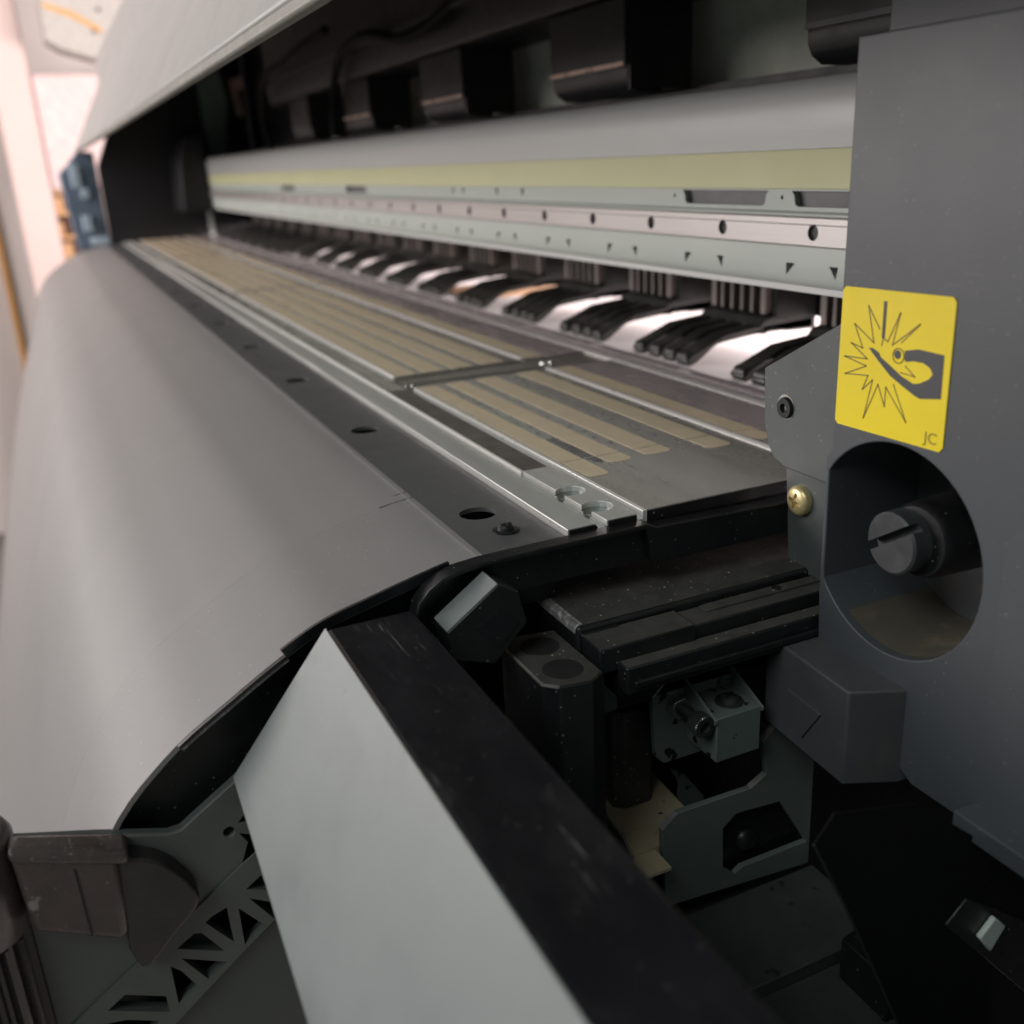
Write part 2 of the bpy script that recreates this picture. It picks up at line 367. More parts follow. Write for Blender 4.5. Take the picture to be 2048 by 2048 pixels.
# raised block with two round notches
def notch(cx, cy, r, y0):
    a = math.degrees(math.asin((y0-cy)/r))
    return circ(cx, cy, r, 22, 180-a, a-0.001) if False else [(cx+r*math.cos(math.radians(t)), cy+r*math.sin(math.radians(t))) for t in [180-a + (a-(180-a))*i/22 for i in range(23)]]
y0 = 144.6
poly = [(-255.4, y0)]
for cx in (-268.8, -287.6):
    cy, r = 148.6, 5.2
    pts = []
    s = math.degrees(math.asin((y0-cy)/r))           # negative
    for i in range(25):
        t = s + (180-2*s)*i/24
        pts.append((cx+r*math.cos(math.radians(t)), cy+r*math.sin(math.radians(t))))
    poly += pts
poly += [(-317.2, y0), (-317.2, 155.4), (-255.4, 155.4)]
nb = part('notched_block', prism(poly, 'Z', -111.1, -108.9), M['alu'], bev=0.14)
tag(nb, 'notched aluminium block at the near end of the front strip')
for cx in (-268.8, -287.6):
    part('round_seat', lathe('Z', (cx, 148.9, -112.6), [(0, 4.9), (1.55, 4.9)], 28), M['steel'], nb)
part('dark_insert', box(-478, -317.6, 145.0, 155.2, -111.1, -109.2), M['darkstrip'], bev=0.12)
for x0, x1 in ((-560.4, -478.5), (-1020, -561.0), (-1500, -1020.6), (XL, -1500.6)):
    part('insert_strip', box(x0, x1, 145.0, 155.2, -111.1, -109.3), M['platen'], bev=0.12)
for x0, x1 in ((-478, XR), (-995, -511), (-1500, -1000), (XL, -1505)):
    part('platen_front_wall', prism([(156.6, -113.5), (156.6, -111.8), (158.6, -111.6), (158.8, -108.95), (160.3, -108.9), (160.3, -113.5)], 'X', x0, x1+(1 if x1 == XR else 0)), M['alub'], bev=0.15)

for x0, x1 in ((-560.4, -317.6), (-1020, -561.0), (-1500, -1020.6), (XL, -1500.6)):
    part('front_rail_wall', box(x0, x1, 144.0, 144.9, -111.9, -108.95), M['alub'])

# --- platen plates with tapes
tapesA = [(161.6, 170.6, -297.8, 1), (176.6, 186.6, -308.6, 1), (193.2, 204.6, -309.6, 1), (217.2, 228.4, -303.4, 1)]
def tape(x0, x1, y0, y1, z, par, rx0=False, rx1=False):
    r = 2.0
    p = [(x0, y0)]
    p += [(x1-r, y0), (x1-0.5, y0+r*0.6), (x1, y0+r*1.6)] if rx1 else [(x1, y0)]
    p += [(x1, y1-r*1.6), (x1-0.5, y1-r*0.6), (x1-r, y1)] if rx1 else [(x1, y1)]
    p += [(x0, y1)]
    return part('tape_strip', prism(p, 'Z', z, z+0.16), M['tape'], par)
plates = [(-478, XR), (-995, -511), (-1500, -1000), (XL, -1505)]
for i, (x0, x1) in enumerate(plates):
    pl = part('platen_plate', box(x0, x1, 160.3, 234.8, -113, -109.3), M['platen'], bev=0.2)
    rr = part('platen_ridge', prism([(234.8, -113), (234.8, -109.0), (235.6, -108.3), (237.0, -108.3), (237.8, -109.0), (237.8, -113)], 'X', x0-1, min(x1, -262)), M['alub'])
    pr_ = part('platen_rear_plate', box(x0, min(x1, -262), 237.8, 275.2, -113, -109.4), M['platenrear'], bev=0.15)
    if i == 0:
        for y0, y1, xe, _ in tapesA:
            tape(x0, -319.6, y0, y1, -109.3, pl)
            tape(-318.8, xe, y0+0.2, y1+0.1, -109.3, pl, rx1=True)
        tape(x0, -318, 240.2, 249.4, -109.4, pr_)
        tape(-317.5, -303, 240.4, 249.0, -109.4, pr_, rx1=True)
        part('ink_patch', prism([(-352, 171.6), (-330, 171.2), (-321, 171.2), (-320.5, 175.6), (-334, 176.0), (-350, 175.0)], 'Z', -109.3, -109.22), M['inkpatch'], pl)
        part('ink_patch', prism([(-319, 171.3), (-313.6, 172.4), (-311.5, 175.2), (-316, 176.4), (-319, 175.6)], 'Z', -109.3, -109.2), M['inkpatch'], pl)
    else:
        for y0, y1 in ((161.6, 172.6), (177.2, 189.4), (194.0, 206.2), (212.0, 225.6)):
            tape(x0+6, x1-1.5, y0, y1, -109.3, pl)
        tape(x0+6, x1-4, 240.2, 250.6, -109.4, pr_)
for x0, x1, ys in ((-470, -322, (173.8, 189.8, 210.6)), (-980, -518, (175.0, 191.8, 209.2))):
    bm = bmesh.new()
    for yy in ys:
        for i in range(int((x1-x0)/10.5)): lathe('Z', (x0+10.5*i+(yy % 3), yy+(0.9 if i % 2 else -0.9), -109.3), [(0, 0.85), (0.05, 0.85)], 10, bm)
    tag(part('vacuum_holes', bm, M['rim']), kind='stuff')
for x0, x1 in ((-511, -478), (-1000, -995), (-1505, -1500)):
    part('platen_joint', box(x0+0.2, x1-0.2, 157, 275, -114, -110.5), M['crossgap'])
    if x1-x0 > 10:
        part('joint_cover', prism([(-503, 160), (-493, 160), (-487, 238), (-499, 238)], 'Z', -110.4, -110.0), M['crossgap'])
        part('joint_screw', lathe('Z', (-488, 159.5, -110.4), [(0, 2.4), (1.2, 2.2), (1.5, 1.2)], 20), M['nut'])
        part('joint_screw', lathe('Z', (-496, 243, -110.4), [(0, 3.2), (1.3, 2.8), (1.6, 1.2)], 20), M['nut'])
part('platen_end_face', box(XR+0.02, XR+0.7, 160.5, 234, -113.2, -109.45), M['rim'])  # thin black layer over the near end face
part('platen_end_face', prism([(131.9, -113.9), (131.9, -110.3), (141.3, -110.2), (142.5, -112.1), (144.8, -112.1), (144.8, -113.9)], 'X', -257.15, -256.6), M['rim'])
part('block_end_face', box(-255.35, -254.8, 144.9, 155.2, -112.6, -109.1), M['rim'])  # same black layer on the block's end
# platen support seen in the end face
part('platen_bed', box(XL, -259.5, 161, 300, -126, -113.2), M['rim'])
part('platen_end_ledge', box(-259.4, -256.6, 161.5, 232, -116.4, -115.2), M['plate'])
# rear lip of the platen
part('rear_rail', prism([(275.6, -113), (275.6, -109.2), (276.4, -108.8), (281.0, -108.8), (282.0, -109.4), (282.0, -113)], 'X', XL, -262), M['alub'])
part('rear_gap', box(XL, -262, 282.0, 285.6, -114, -111.8), M['rim'])
part('rear_lip', prism([(285.6, -113), (285.6, -109.2), (286.5, -108.7), (292.5, -108.7), (293.5, -109.4), (293.5, -113)], 'X', XL, -262), M['platenrear'])
for i in range(19):
    xg = -330-93*i
    part('rear_lip_tab', box(xg-8, xg+3, 288, 292.8, -108.7, -108.45), M['alu'])

# --- carriage beam
bp_ = [(281.5, -3.2), (281.0, 2), (280.4, 10), (281.2, 18), (283.5, 22.2), (287, 23.6), (325, 23.6), (325, -60), (286.2, -60), (286.2, -3.2)]
part('carriage_beam', prism(bp_, 'X', XL+10, -120), M['beam'], smooth=50)
part('yellow_band', box(XL+10, -120, 281.6, 285, -18.3, -3.3), M['yellowband'], bev=0.2)
lowp = part('beam_flange', prism([(286.0, -18.4), (283.0, -18.4), (283.0, -27.0), (284.2, -28.2), (284.2, -29), (283.0, -41), (283.0, -53.0), (283.5, -55.0), (284.6, -56.6), (286.0, -57.4), (287.5, -57.6), (287.5, -50), (286.0, -50)], 'X', XL+10, -120), M['bracketgrey'], smooth=40)
cs = []
for x0, x1 in ((-420, -356), (-341, -277), (-1010, -940), (-1300, -1230)):
    cs.append(prism([(x0, -19.2), (x1, -19.2), (x1-1.5, -21), (x1-2.2, -24.3), (x1-4, -25.4), (x0+4, -25.4), (x0+2.2, -24.3), (x0+1.5, -21)], 'Y', 280, 286.1))
for x in (-427, -347, -388): cs.append(lathe('Y', (x, 280, -21.8), [(0, 0.9), (6.1, 0.9)], 12))
for x in (-640, -600, -720, -700): cs.append(prism([(x-2.2, -19.5), (x+2.2, -19.5), (x+0.6, -24), (x-0.6, -24)], 'Y', 280, 286.1))
for k in range(14):
    xc = -418-75.2*k+75.2
    for (a, b, c_) in (((0.0, 0), (5.6, 0), (0.2, -5.2)), ((26.2, 0), (31.2, 0), (30.2, -5.2))):
        cs.append(prism([(xc+a[0], -47.9+a[1]), (xc+b[0], -47.9+b[1]), (xc+c_[0], -47.9+c_[1])], 'Y', 280, 286.1))
cut(lowp, [merge(cs)], 40)
part('flange_backing', box(XL+12, -122, 286.02, 286.15, -27, -19), M['slot'])
part('flange_backing', box(XL+12, -122, 286.02, 286.15, -55, -41), M['rim'])
rail = part('guide_rail', prism([(283.0, -28.9), (280.6, -28.9), (280.0, -29.5), (280.0, -31.6), (280.35, -31.9), (280.0, -32.2), (280.0, -39.9), (280.5, -40.5), (283.0, -40.5)], 'X', XL+60, -120), M['rail'], smooth=25)
cut(rail, [merge([lathe('Y', (-323.7-60*i+60, 279, -34.9), [(0, 3.1), (3.6, 3.1)], 24) for i in range(28)])], 25)
tag(rail, 'pinkish steel linear rail with a row of round screw holes')
for i in range(8):
    part('rail_screw', lathe('Y', (-323.7-60*i, 283.0, -34.9), [(-1.6, 2.4), (0, 2.4)], 18), M['boltblack'], rail)

# --- pinch roller assemblies
def pinch_bms():
    out = []
    topp = [(298.2, -107.2), (302, -103.6), (323, -95.4), (341, -93.8), (382, -92)]
    undr = [(300.5, -110.1), (305, -108.6), (314.5, -102.3), (320, -99.0), (337, -97.2), (350, -98.6), (354, -96.0), (364, -98.4), (382, -99)]
    for j in range(4):
        x0 = -28+j*14.6; ln = 0 if j % 3 == 0 else 1.6
        p = [(y+(ln if y < 310 else 0), z) for y, z in topp] + undr[::-1]
        out.append(('finger', prism(p, 'X', x0, x0+11.2 if j < 3 else x0+12.2), 'pinch', 0.8))
        out.append(('roller', lathe('X', (x0+1, 302.5+ln, -106.3), [(0, 2.8), (0.5, 3.4), (8.7, 3.4), (9.2, 2.8)], 20), 'pinch', 0))
    out.append(('arm_plate', prism([(316, -100.6), (324, -97.0), (341, -95.6), (382, -94), (382, -98), (345, -97.6), (322, -99.6)], 'X', -28, 28), 'pinch', 0.4))
    out.append(('arm_body', prism([(345, -94.5), (349, -90), (356, -88.5), (356, -62), (384, -62), (384, -99), (350, -97)], 'X', -28, 28), 'pinch', 0.8))
    for j in range(6):
        x0 = -25+j*9.0
        out.append(('rib', box(x0, x0+(4.6 if j in (0, 5) else 2.6), 351.5, 356.2, -88.5, -64), 'pinchrib', 0.3))
    return out
proto = [(n, link_mesh(n, b, M[mk])) for n, b, mk, bv in pinch_bms()]
for (n, o), (_, _, _, bv) in zip(proto, [(a, None, None, d) for a, _, _, d in pinch_bms()]):
    if bv: bevel(o, bv)
for k in range(17):
    dx = -373-93*k
    made = [(n, o if k == 0 else o.copy()) for n, o in proto]
    if k:
        for n, c_ in made: COL.objects.link(c_)
    body = [c_ for n, c_ in made if n == 'arm_body'][0]
    put(body, PR, dx); body.name = 'pinch_arm'
    for n, c_ in made:
        if c_ is not body: put(c_, body)
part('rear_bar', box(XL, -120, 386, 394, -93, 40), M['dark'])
part('rear_light_block', box(XL, 40, 386, 394, 40.2, 337), M['dark'])  # added to block lamp light coming from behind the machine
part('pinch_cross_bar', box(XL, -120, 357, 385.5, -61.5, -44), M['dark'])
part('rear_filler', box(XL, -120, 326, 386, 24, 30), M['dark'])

# --- interior above the beam
part('back_panel', box(-1330, -120, 345, 348, 20, 120), M['backwall'])
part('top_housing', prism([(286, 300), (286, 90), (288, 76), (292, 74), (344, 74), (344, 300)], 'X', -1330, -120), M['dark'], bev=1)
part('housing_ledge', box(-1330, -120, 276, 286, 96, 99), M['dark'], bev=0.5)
for k in range(5):
    x0 = -346-222.8*k
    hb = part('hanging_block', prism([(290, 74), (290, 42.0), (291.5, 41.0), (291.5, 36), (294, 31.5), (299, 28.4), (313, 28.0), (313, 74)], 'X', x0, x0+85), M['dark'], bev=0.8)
    part('block_highlight', box(x0+1, x0+84, 289.3, 290.4, 41.2, 43.4), M['highlight'] if k in (1, 2, 3) else M['slot'], hb)  # edge highlight painted as a pink strip on the middle blocks
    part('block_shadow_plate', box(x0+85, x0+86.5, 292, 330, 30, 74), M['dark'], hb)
# far end: frame posts, warm clip, black liner
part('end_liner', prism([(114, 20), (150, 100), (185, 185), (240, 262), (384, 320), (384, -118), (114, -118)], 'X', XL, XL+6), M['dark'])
part('beam_end_shade', prism([(232, -62), (279.6, -62), (279.6, 60), (250, 60), (236, 20)], 'X', XL+6.1, -1860), M['dark'], bev=2)  # made-up dark block in place of shade over the beam's far end
part('frame_post', prism([(300, 175), (335, 172), (345, 120), (330, 18), (300, 18)], 'X', XL+20, XL+40), M['frame'])
part('frame_post', prism([(408, 178), (432, 178), (440, 60), (430, 14), (408, 14)], 'X', XL+150, XL+165), M['frame'])
part('end_post', box(-1945, -1938, 283, 290, -112, -57), M['bracketgrey'])
part('amber_clip', box(-1300, -1270, 333, 340, 38, 52), M['kraft'])
def tube(name, pts, r, m, par=None):
    cu = bpy.data.curves.new('t', 'CURVE'); cu.dimensions = '3D'; cu.bevel_depth = r/1000; cu.bevel_resolution = 3
    sp_ = cu.splines.new('BEZIER'); sp_.bezier_points.add(len(pts)-1)
    for bp2, p in zip(sp_.bezier_points, pts):
        bp2.co = W(*p); bp2.handle_left_type = bp2.handle_right_type = 'AUTO'
    co = bpy.data.objects.new('t', cu); COL.objects.link(co); bpy.context.view_layer.update()
    me = bpy.data.meshes.new_from_object(co.evaluated_get(bpy.context.evaluated_depsgraph_get()))
    bpy.data.objects.remove(co)
    b2 = bmesh.new(); b2.from_mesh(me); bpy.data.meshes.remove(me)
    return part(name, b2, m, par, smooth=60)
tube('cable', [(-640, 282, 110), (-760, 276, 88), (-900, 274, 100), (-1000, 280, 76), (-1040, 286, 30)], 4, M['sheet'])
tube('cable', [(-1000, 276, 120), (-1150, 270, 108), (-1290, 272, 90), (-1350, 284, 40), (-1352, 290, 26)], 4, M['sheet'])
part('glint_shape', prism([(352, 152), (372, 158), (374, 140), (362, 132), (368, 92), (358, 92), (354, 132)], 'X', XL+45, XL+52), M['highlight'])  # made-up shape, painted bright for a warm glint at the far end

# --- raised hood
hood_o = [(80, 47.2), (138, 153), (141, 195), (200, 285), (300, 335), (420, 350)]
hood_i = [(420, 338), (302, 322), (211, 275), (155, 192), (152, 150), (112, 80), (86, 47)]
hood = part('hood', prism(hood_o+hood_i, 'X', XL-5, 40), M['hood'], bev=3, seg=3, smooth=40)
tag(hood, 'light grey raised front hood slanting across the top left')
part('hood_lip', prism([(80.3, 46.9), (80.0, 43.4), (81, 42.4), (84, 42.4), (100, 60), (96, 62)], 'X', XL-2, 38), M['hoodlip'], hood, 0.6)
# far side cover
part('side_cover', prism([(47, 10), (84, 47), (110, 45), (112, -116), (58, -121)], 'X', XL-40, XL-6), M['blue'], bev=3)
part('side_cover_shell', prism([(114, 20), (160, 120), (175, 190), (235, 270), (400, 320), (400, -118), (114, -118)], 'X', XL-40, XL-6), M['dark'])
for y0, y1, z0, z1 in ((66, 82, -14, 26), (78, 92, -32, -14), (72, 88, -88, -60), (80, 112, -112, -98)):
    part('cover_patch', box(XL-6, XL+4, y0, y1, z0, z1), M['bluelight'], bev=2)  # small pale blue patches on the far cover

# --- right hand front panel with the round recess
pp = [(-217.6, 24.5), (-60, 24.5), (-60, -177.8), (-156.6, -177.8), (-178, -177.8), (-219.5, -152), (-220.4, -134), (-220.4, -89), (-218.2, -86)]
panel = part('right_panel', prism(pp, 'Y', 200, 262), M['panel'], smooth=30)
cx, cz, R = -193.0, -110.0, 31.2
cp = []
for i in range(64):
    a = math.radians(360*i/64); x = cx+R*math.cos(a); z = cz+R*math.sin(a)
    cp.append((max(x, -218.8), z))
cut(panel, [prism(cp, 'Y', 199, 237.9)], 30)
bevel(panel, 0.45, 3, 40)
tag(panel, 'charcoal plastic end panel with a round recess')
part('recess_floor', prism([(cx+(x-cx)*1.0, z) for x, z in cp], 'Y', 236.6, 237.8), M['paneldust'], panel)
bm = bmesh.new(); rows = []
for yy in (203, 212, 222, 232, 236.4):
    rows.append([bm.verts.new(W(cx+(R-0.12)*math.cos(math.radians(a)), yy, cz+(R-0.12)*math.sin(math.radians(a)))) for a in range(236, 312, 4)])
for ra, rb in zip(rows, rows[1:]):
    for i in range(len(ra)-1): bm.faces.new((ra[i], ra[i+1], rb[i+1], rb[i]))
part('dust_film', bm, M['dustfilm'], panel, smooth=60)
part('recess_shaft', lathe('Y', (-170, 236.3, -103.5), [(0, 15.5), (0.15, 15.5)], 40), M['dark'], panel)
part('recess_collar', lathe('Y', (-191.5, 208, -108), [(28.5, 12.2), (3, 11.2), (1.0, 10.9), (0, 10.2), (0, 0.1)], 40), M['black'], panel, smooth=40)
pin = part('slotted_pin', lathe('Y', (-194.6, 201.5, -108.4), [(0, 0.05), (0, 8.4), (0.6, 9.1), (8, 9.3)], 40), M['pin'], panel, smooth=40)
sl = bmesh.new()
p0, p1 = Vector((-206, -113.8)), Vector((-183, -98.8)); t = (p1-p0).normalized(); nn = Vector((-t.y, t.x))*1.25
cut(pin, [prism([tuple(p0+nn), tuple(p0-nn), tuple(p1-nn), tuple(p1+nn)], 'Y', 199, 205.5)], 40)
part('panel_cap', prism([(206, 24), (250, 24), (250, 90), (226, 90), (208, 60)], 'X', -214, -60), M['panel'], panel, 1.0)
part('panel_lip', box(-157, -70, 193, 200.2, -176.5, -170.5), M['panel'], panel, 0.6)
part('panel_side_facet', prism([(-156.6, 200.05), (-60, 200.05), (-60, 194), (-150, 199.0)], 'Z', -177, -90, hi_poly=[(-156.6, 200.05), (-60, 200.05), (-60, 199.9), (-150, 199.97)]), M['panel'], panel)
# yellow warning label
stk = part('warning_label', prism([(-217.3, -39.6), (-216.2, -38.5), (-179.2, -37.9), (-178.1, -39.0), (-178.1, -76.2), (-179.2, -77.4), (-216.4, -77.7), (-217.5, -76.6)], 'Y', 199.7, 200.1), M['yellow'])
tag(stk, 'yellow hand injury warning sticker with black hand and burst lines')
burstA = [(-202.6, -48.6), (-207.2, -42.9), (-204.4, -52.6), (-212.0, -48.3), (-208.4, -54.6), (-212.9, -53.7), (-206.4, -57.3), (-215.2, -57.8), (-206.6, -59.3), (-214.6, -62.7), (-205.7, -61.8), (-207.5, -66.0), (-203.9, -62.7), (-206.4, -74.0), (-201.8, -63.6), (-198.9, -69.3), (-198.9, -63.8), (-190.9, -72.0), (-196.3, -62.6)]
burstB = [(-201.5, -52.9), (-201.1, -50.9), (-199.4, -51.6), (-195.7, -43.5), (-197.7, -52.3), (-188.8, -45.7), (-194.6, -51.2)]
burstC = [(-192.7, -57.1), (-189.2, -59.4), (-194.1, -59.1)]
hand = [(-206.1, -54.2), (-204.7, -54.0), (-202.3, -55.0), (-201.5, -56.1), (-197.0, -58.3), (-193.7, -60.0), (-189.5, -61.3), (-187.4, -60.8), (-184.3, -59.1), (-183.4, -57.7), (-184.4, -56.3), (-186.8, -55.4), (-190.1, -55.4), (-192.5, -56.0), (-193.0, -55.5), (-193.2, -53.1), (-188.7, -52.1), (-180.3, -52.4), (-180.1, -63.6), (-186.9, -64.8), (-189.1, -64.2), (-193.4, -62.4), (-197.5, -60.6), (-201.7, -57.6)]
bm = bmesh.new()
for s in (burstA, burstB, burstC):
    for q in ribbon(s, 0.36): prism(q, 'Y', 199.62, 199.69, bm)
part('burst_lines', bm, M['printline'], stk)
part('hand_print', prism(hand, 'Y', 199.60, 199.69), M['print'], stk)
part('bar_print', prism([(-201.75, -41.1), (-200.65, -41.1), (-200.65, -50.6), (-201.15, -51.4), (-201.65, -50.6)], 'Y', 199.6, 199.69), M['print'], stk)
bm = bmesh.new()
ring = circ(-195.3, -54.8, 1.95, 24)
for q in ribbon(ring, 0.30, True): prism(q, 'Y', 199.6, 199.68, bm)
part('thumb_ring', bm, M['printline'], stk)
part('thumb_print', prism(circ(-195.6, -54.5, 1.15, 18), 'Y', 199.6, 199.68), M['print'], stk)
fc = bpy.data.curves.new('t', 'FONT'); fc.body = 'JC'; fc.size = 0.0042
fo = bpy.data.objects.new('t', fc); COL.objects.link(fo)
bpy.context.view_layer.update()
fm = bpy.data.meshes.new_from_object(fo.evaluated_get(bpy.context.evaluated_depsgraph_get()))
bpy.data.objects.remove(fo)
bm = bmesh.new(); bm.from_mesh(fm); bpy.data.meshes.remove(fm)
w = max(v.co.x for v in bm.verts)
for v in bm.verts: v.co = W(-184.4+v.co.x/w*4.2, 199.62, -75.8+v.co.y*1000)
part('code_print', bm, M['printline'], stk)

# --- plates with screws beside the panel
up = [(-261.8, -70.0), (-230, -52.6), (-219, -46.5), (-219.4, -101.6), (-238, -101.4), (-250.2, -101.2), (-255.9, -99.2), (-258.8, -95), (-260.9, -88)]
upl = part('upper_bracket_plate', prism(up, 'Y', 209.0, 211.4), M['plate'], bev=0.35)
lp = [(-252.6, -98), (-220.6, -98), (-220.6, -141), (-228, -141), (-236, -136.2), (-240, -137.2), (-246, -137), (-249.2, -133.4), (-250.6, -118)]
lpl = part('lower_bracket_plate', prism(lp, 'Y', 211.6, 213.8), M['plate'], bev=0.35)
tg = part('threaded_grommet', lathe('Y', (-250.2, 209.0, -81.2), [(0, 3.6), (-0.5, 3.6), (-1.2, 3.2), (-1.3, 1.5), (-0.2, 1.3), (0.05, 0.1)], 28), M['boltblack'], upl)
part('bare_metal_ring', lathe('Y', (-250.4, 209.0, -81.0), [(0, 4.1), (-0.08, 4.1)], 28), M['nut'], upl)
gs = part('gold_screw', lathe('Y', (-243.6, 211.6, -111.5), [(0, 5.1), (-1.3, 5.15), (-2.2, 4.75), (-2.8, 3.9), (-3.15, 2.7), (-3.3, 1.2), (-3.3, 0.05)], 40), M['gold'], smooth=50)
tag(gs, 'gold coloured cross head screw')
c_ = (-243.6, -111.5); rc = []
for ang in (76, -14):
    t = Vector((math.cos(math.radians(ang)), math.sin(math.radians(ang)))); nn = Vector((-t.y, t.x))
    c0 = Vector(c_)
    rc.append(prism([tuple(c0+t*3.0+nn*0.5), tuple(c0+nn*0.85), tuple(c0-t*3.0+nn*0.5), tuple(c0-t*3.0-nn*0.5), tuple(c0-nn*0.85), tuple(c0+t*3.0-nn*0.5)], 'Y', 205, 209.9))
cut(gs, [rc[0]], 50); cut(gs, [rc[1]], 50)

# --- projecting arrow block
ap = [(-229.4, 188), (-189.4, 185), (-182.4, 199.8), (-182.4, 222), (-243, 224), (-241, 199)]
arrow = part('arrow_block', prism(ap, 'Z', -180, -148.8), M['paneldust'])
q0, q1 = Vector((-229.4, 188)), Vector((-189.4, 185))
def on_front(x): return 188+(x+229.4)/40*(-3)
tri = [(-217.0, -161.8), (-200.4, -162.0), (-208.8, -174.9)]
bevel(arrow, 0.7, 3)
bm = bmesh.new()
va = [bm.verts.new(W(x, on_front(x)-0.8, z)) for x, z in tri]; vb = [bm.verts.new(W(x, on_front(x)+0.3, z)) for x, z in tri]
bm.faces.new(va); bm.faces.new(vb[::-1])
for i in range(3): bm.faces.new((va[i], va[(i+1) % 3], vb[(i+1) % 3], vb[i]))
part('raised_triangle', bm, M['paneldust'], arrow, 0.18)
tag(arrow, 'projecting charcoal block with an embossed triangle arrow')

# --- black hanging sheet at lower right with its bare cut edge and clip
sheet = part('hanging_sheet', prism([(139.2, -156.9), (145, -150), (171.4, -156.5), (191.8, -173.2), (198.5, -178.6), (262, -178.6), (263.6, -300), (190, -266), (182.0, -248.5), (169.4, -221.0), (152.1, -182.9)], 'X', -150.6, -150.0), M['sheet'])
bm = bmesh.new()
for q in ribbon([(139.2, -156.9), (152.1, -182.9), (169.4, -221.0), (182.0, -248.5)], 0.32): prism(q, 'X', -150.7, -149.85, bm)
part('sheet_cut_edge', bm, M['knurl'], sheet)
part('tab_bracket', prism([(186, -200), (193, -194), (232, -222), (240, -240), (226, -244)], 'X', -150.0, -149.2), M['black'], sheet, 0.3)
part('metal_tab', prism([(197.7, -208.2), (203.0, -203.2), (207.8, -208.0), (202.8, -215.1)], 'X', -149.15, -147.4), M['bracketgrey'], sheet, 0.5)
# --- pale front cover with black top
def sec(x):
    k = (x+250)/76.0
    return [(52.2, -121.0), (76.8, -121.0), (76.8, -165), (30, -205-10*k), (21.3, -159.6-12*k)]
bm = prism(sec(-250), 'X', -250, -55, hi_poly=sec(-55))
cov = part('front_cover', bm, M['blackfilm'], bev=0.7, seg=3)
tag(cov, 'front right cover with scuffed black top and pale grey slanted face')
def face_at(x):
    k = (x+250)/76.0
    a = Vector((52.2, -121.0)); b = Vector((21.3, -159.6-12*k))
    t = (b-a).normalized(); n = Vector((t.y, -t.x))
    if n.y < 0: n = -n
    return [tuple(a+n*0.1+t*0.2), tuple(a+n*0.9), tuple(b+n*0.9), tuple(b+n*0.1+t*0.3)]
part('pale_face', prism(face_at(-250.4), 'X', -250.4, -54.8, hi_poly=face_at(-54.8)), M['palegrey'], cov, 0.25)

# --- maintenance station bars
bar = part('black_bar', box(-277.5, -238.7, 124.3, 262.0, -166.5, -134.3), M['black'], bev=1.3, seg=3)
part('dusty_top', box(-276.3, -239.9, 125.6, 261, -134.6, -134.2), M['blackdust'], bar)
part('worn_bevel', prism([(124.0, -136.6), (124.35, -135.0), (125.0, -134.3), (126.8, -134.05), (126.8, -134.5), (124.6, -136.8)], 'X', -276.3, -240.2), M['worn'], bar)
gb_ = part('guide_bar', box(-238.2, -227.6, 158.7, 262.0, -146.5, -137.2), M['black'], bev=0.5)
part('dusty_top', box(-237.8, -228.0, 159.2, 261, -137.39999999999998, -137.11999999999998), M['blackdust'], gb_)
gb_ = part('guide_bar_cap', box(-238.4, -226.4, 124.9, 158.3, -144.3, -136.4), M['black'], bev=0.4)
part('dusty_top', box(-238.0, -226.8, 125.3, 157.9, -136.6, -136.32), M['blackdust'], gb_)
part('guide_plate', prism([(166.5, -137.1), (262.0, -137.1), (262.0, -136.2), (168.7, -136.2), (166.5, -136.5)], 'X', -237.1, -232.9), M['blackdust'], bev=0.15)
gb_ = part('lower_bar', box(-227.3, -221.4, 131.0, 262.0, -150.6, -141.7), M['black'], bev=0.6)
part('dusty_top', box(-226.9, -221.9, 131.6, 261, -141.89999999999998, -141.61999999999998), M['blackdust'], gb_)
part('lower_bar_lip', box(-221.3, -220.0, 133.2, 262.0, -148.1, -146.1), M['black'], bev=0.3)
part('lower_bar_web', box(-237.5, -227.4, 131.0, 262.0, -153.5, -146.7), M['rim'])
part('station_wall', box(-292, -271, 141, 262.0, -252, -150), M['rim'])
part('bar_screw', lathe('Z', (-235.0, 195.4, -136.2), [(0, 1.6), (0.3, 1.5)], 16), M['boltblack'])
# corner block, latch, clip
cb = part('corner_block', prism([(-251.5, 104.3), (-222.9, 104.5), (-219.3, 108.0), (-217.6, 117.5), (-221.0, 123.0), (-252.0, 123.0), (-254.3, 110.8)], 'Z', -196.0, -140.0), M['black'], bev=0.45)
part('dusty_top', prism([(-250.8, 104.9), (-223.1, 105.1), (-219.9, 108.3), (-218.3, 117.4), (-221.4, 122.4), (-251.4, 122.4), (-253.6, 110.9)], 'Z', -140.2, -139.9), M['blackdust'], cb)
part('worn_bevel', prism([(-250.8, 104.1), (-223.2, 104.2), (-219.3, 107.7), (-219.7, 108.2), (-223.2, 104.8), (-250.6, 104.7)], 'Z', -140.5, -139.8), M['cutedge'], cb)
part('oval_boss', lathe('Z', (-228.0, 113.5, -140.0), [(0, 6.2), (0.16, 6.0)], 32), M['boss'], cb)
part('oval_boss', lathe('Z', (-244.0, 114.0, -140.0), [(0, 6.2), (0.16, 6.0)], 32), M['boss'], cb)
part('latch_body', prism([(-259.7, 131.0), (-239.8, 125.4), (-238.4, 126.5), (-238.4, 137.1), (-259.7, 139.9)], 'Z', -155.4, -146.0), M['blackdust'], bev=0.4)
lt = part('latch_frame', box(-239.8, -237.1, 124.9, 138.1, -155.4, -136.0), M['black'], bev=0.5)
part('latch_wire', box(-247.5, -237.8, 129.0, 130.1, -141.6, -141.0), M['cutedge'], lt, 0.2)
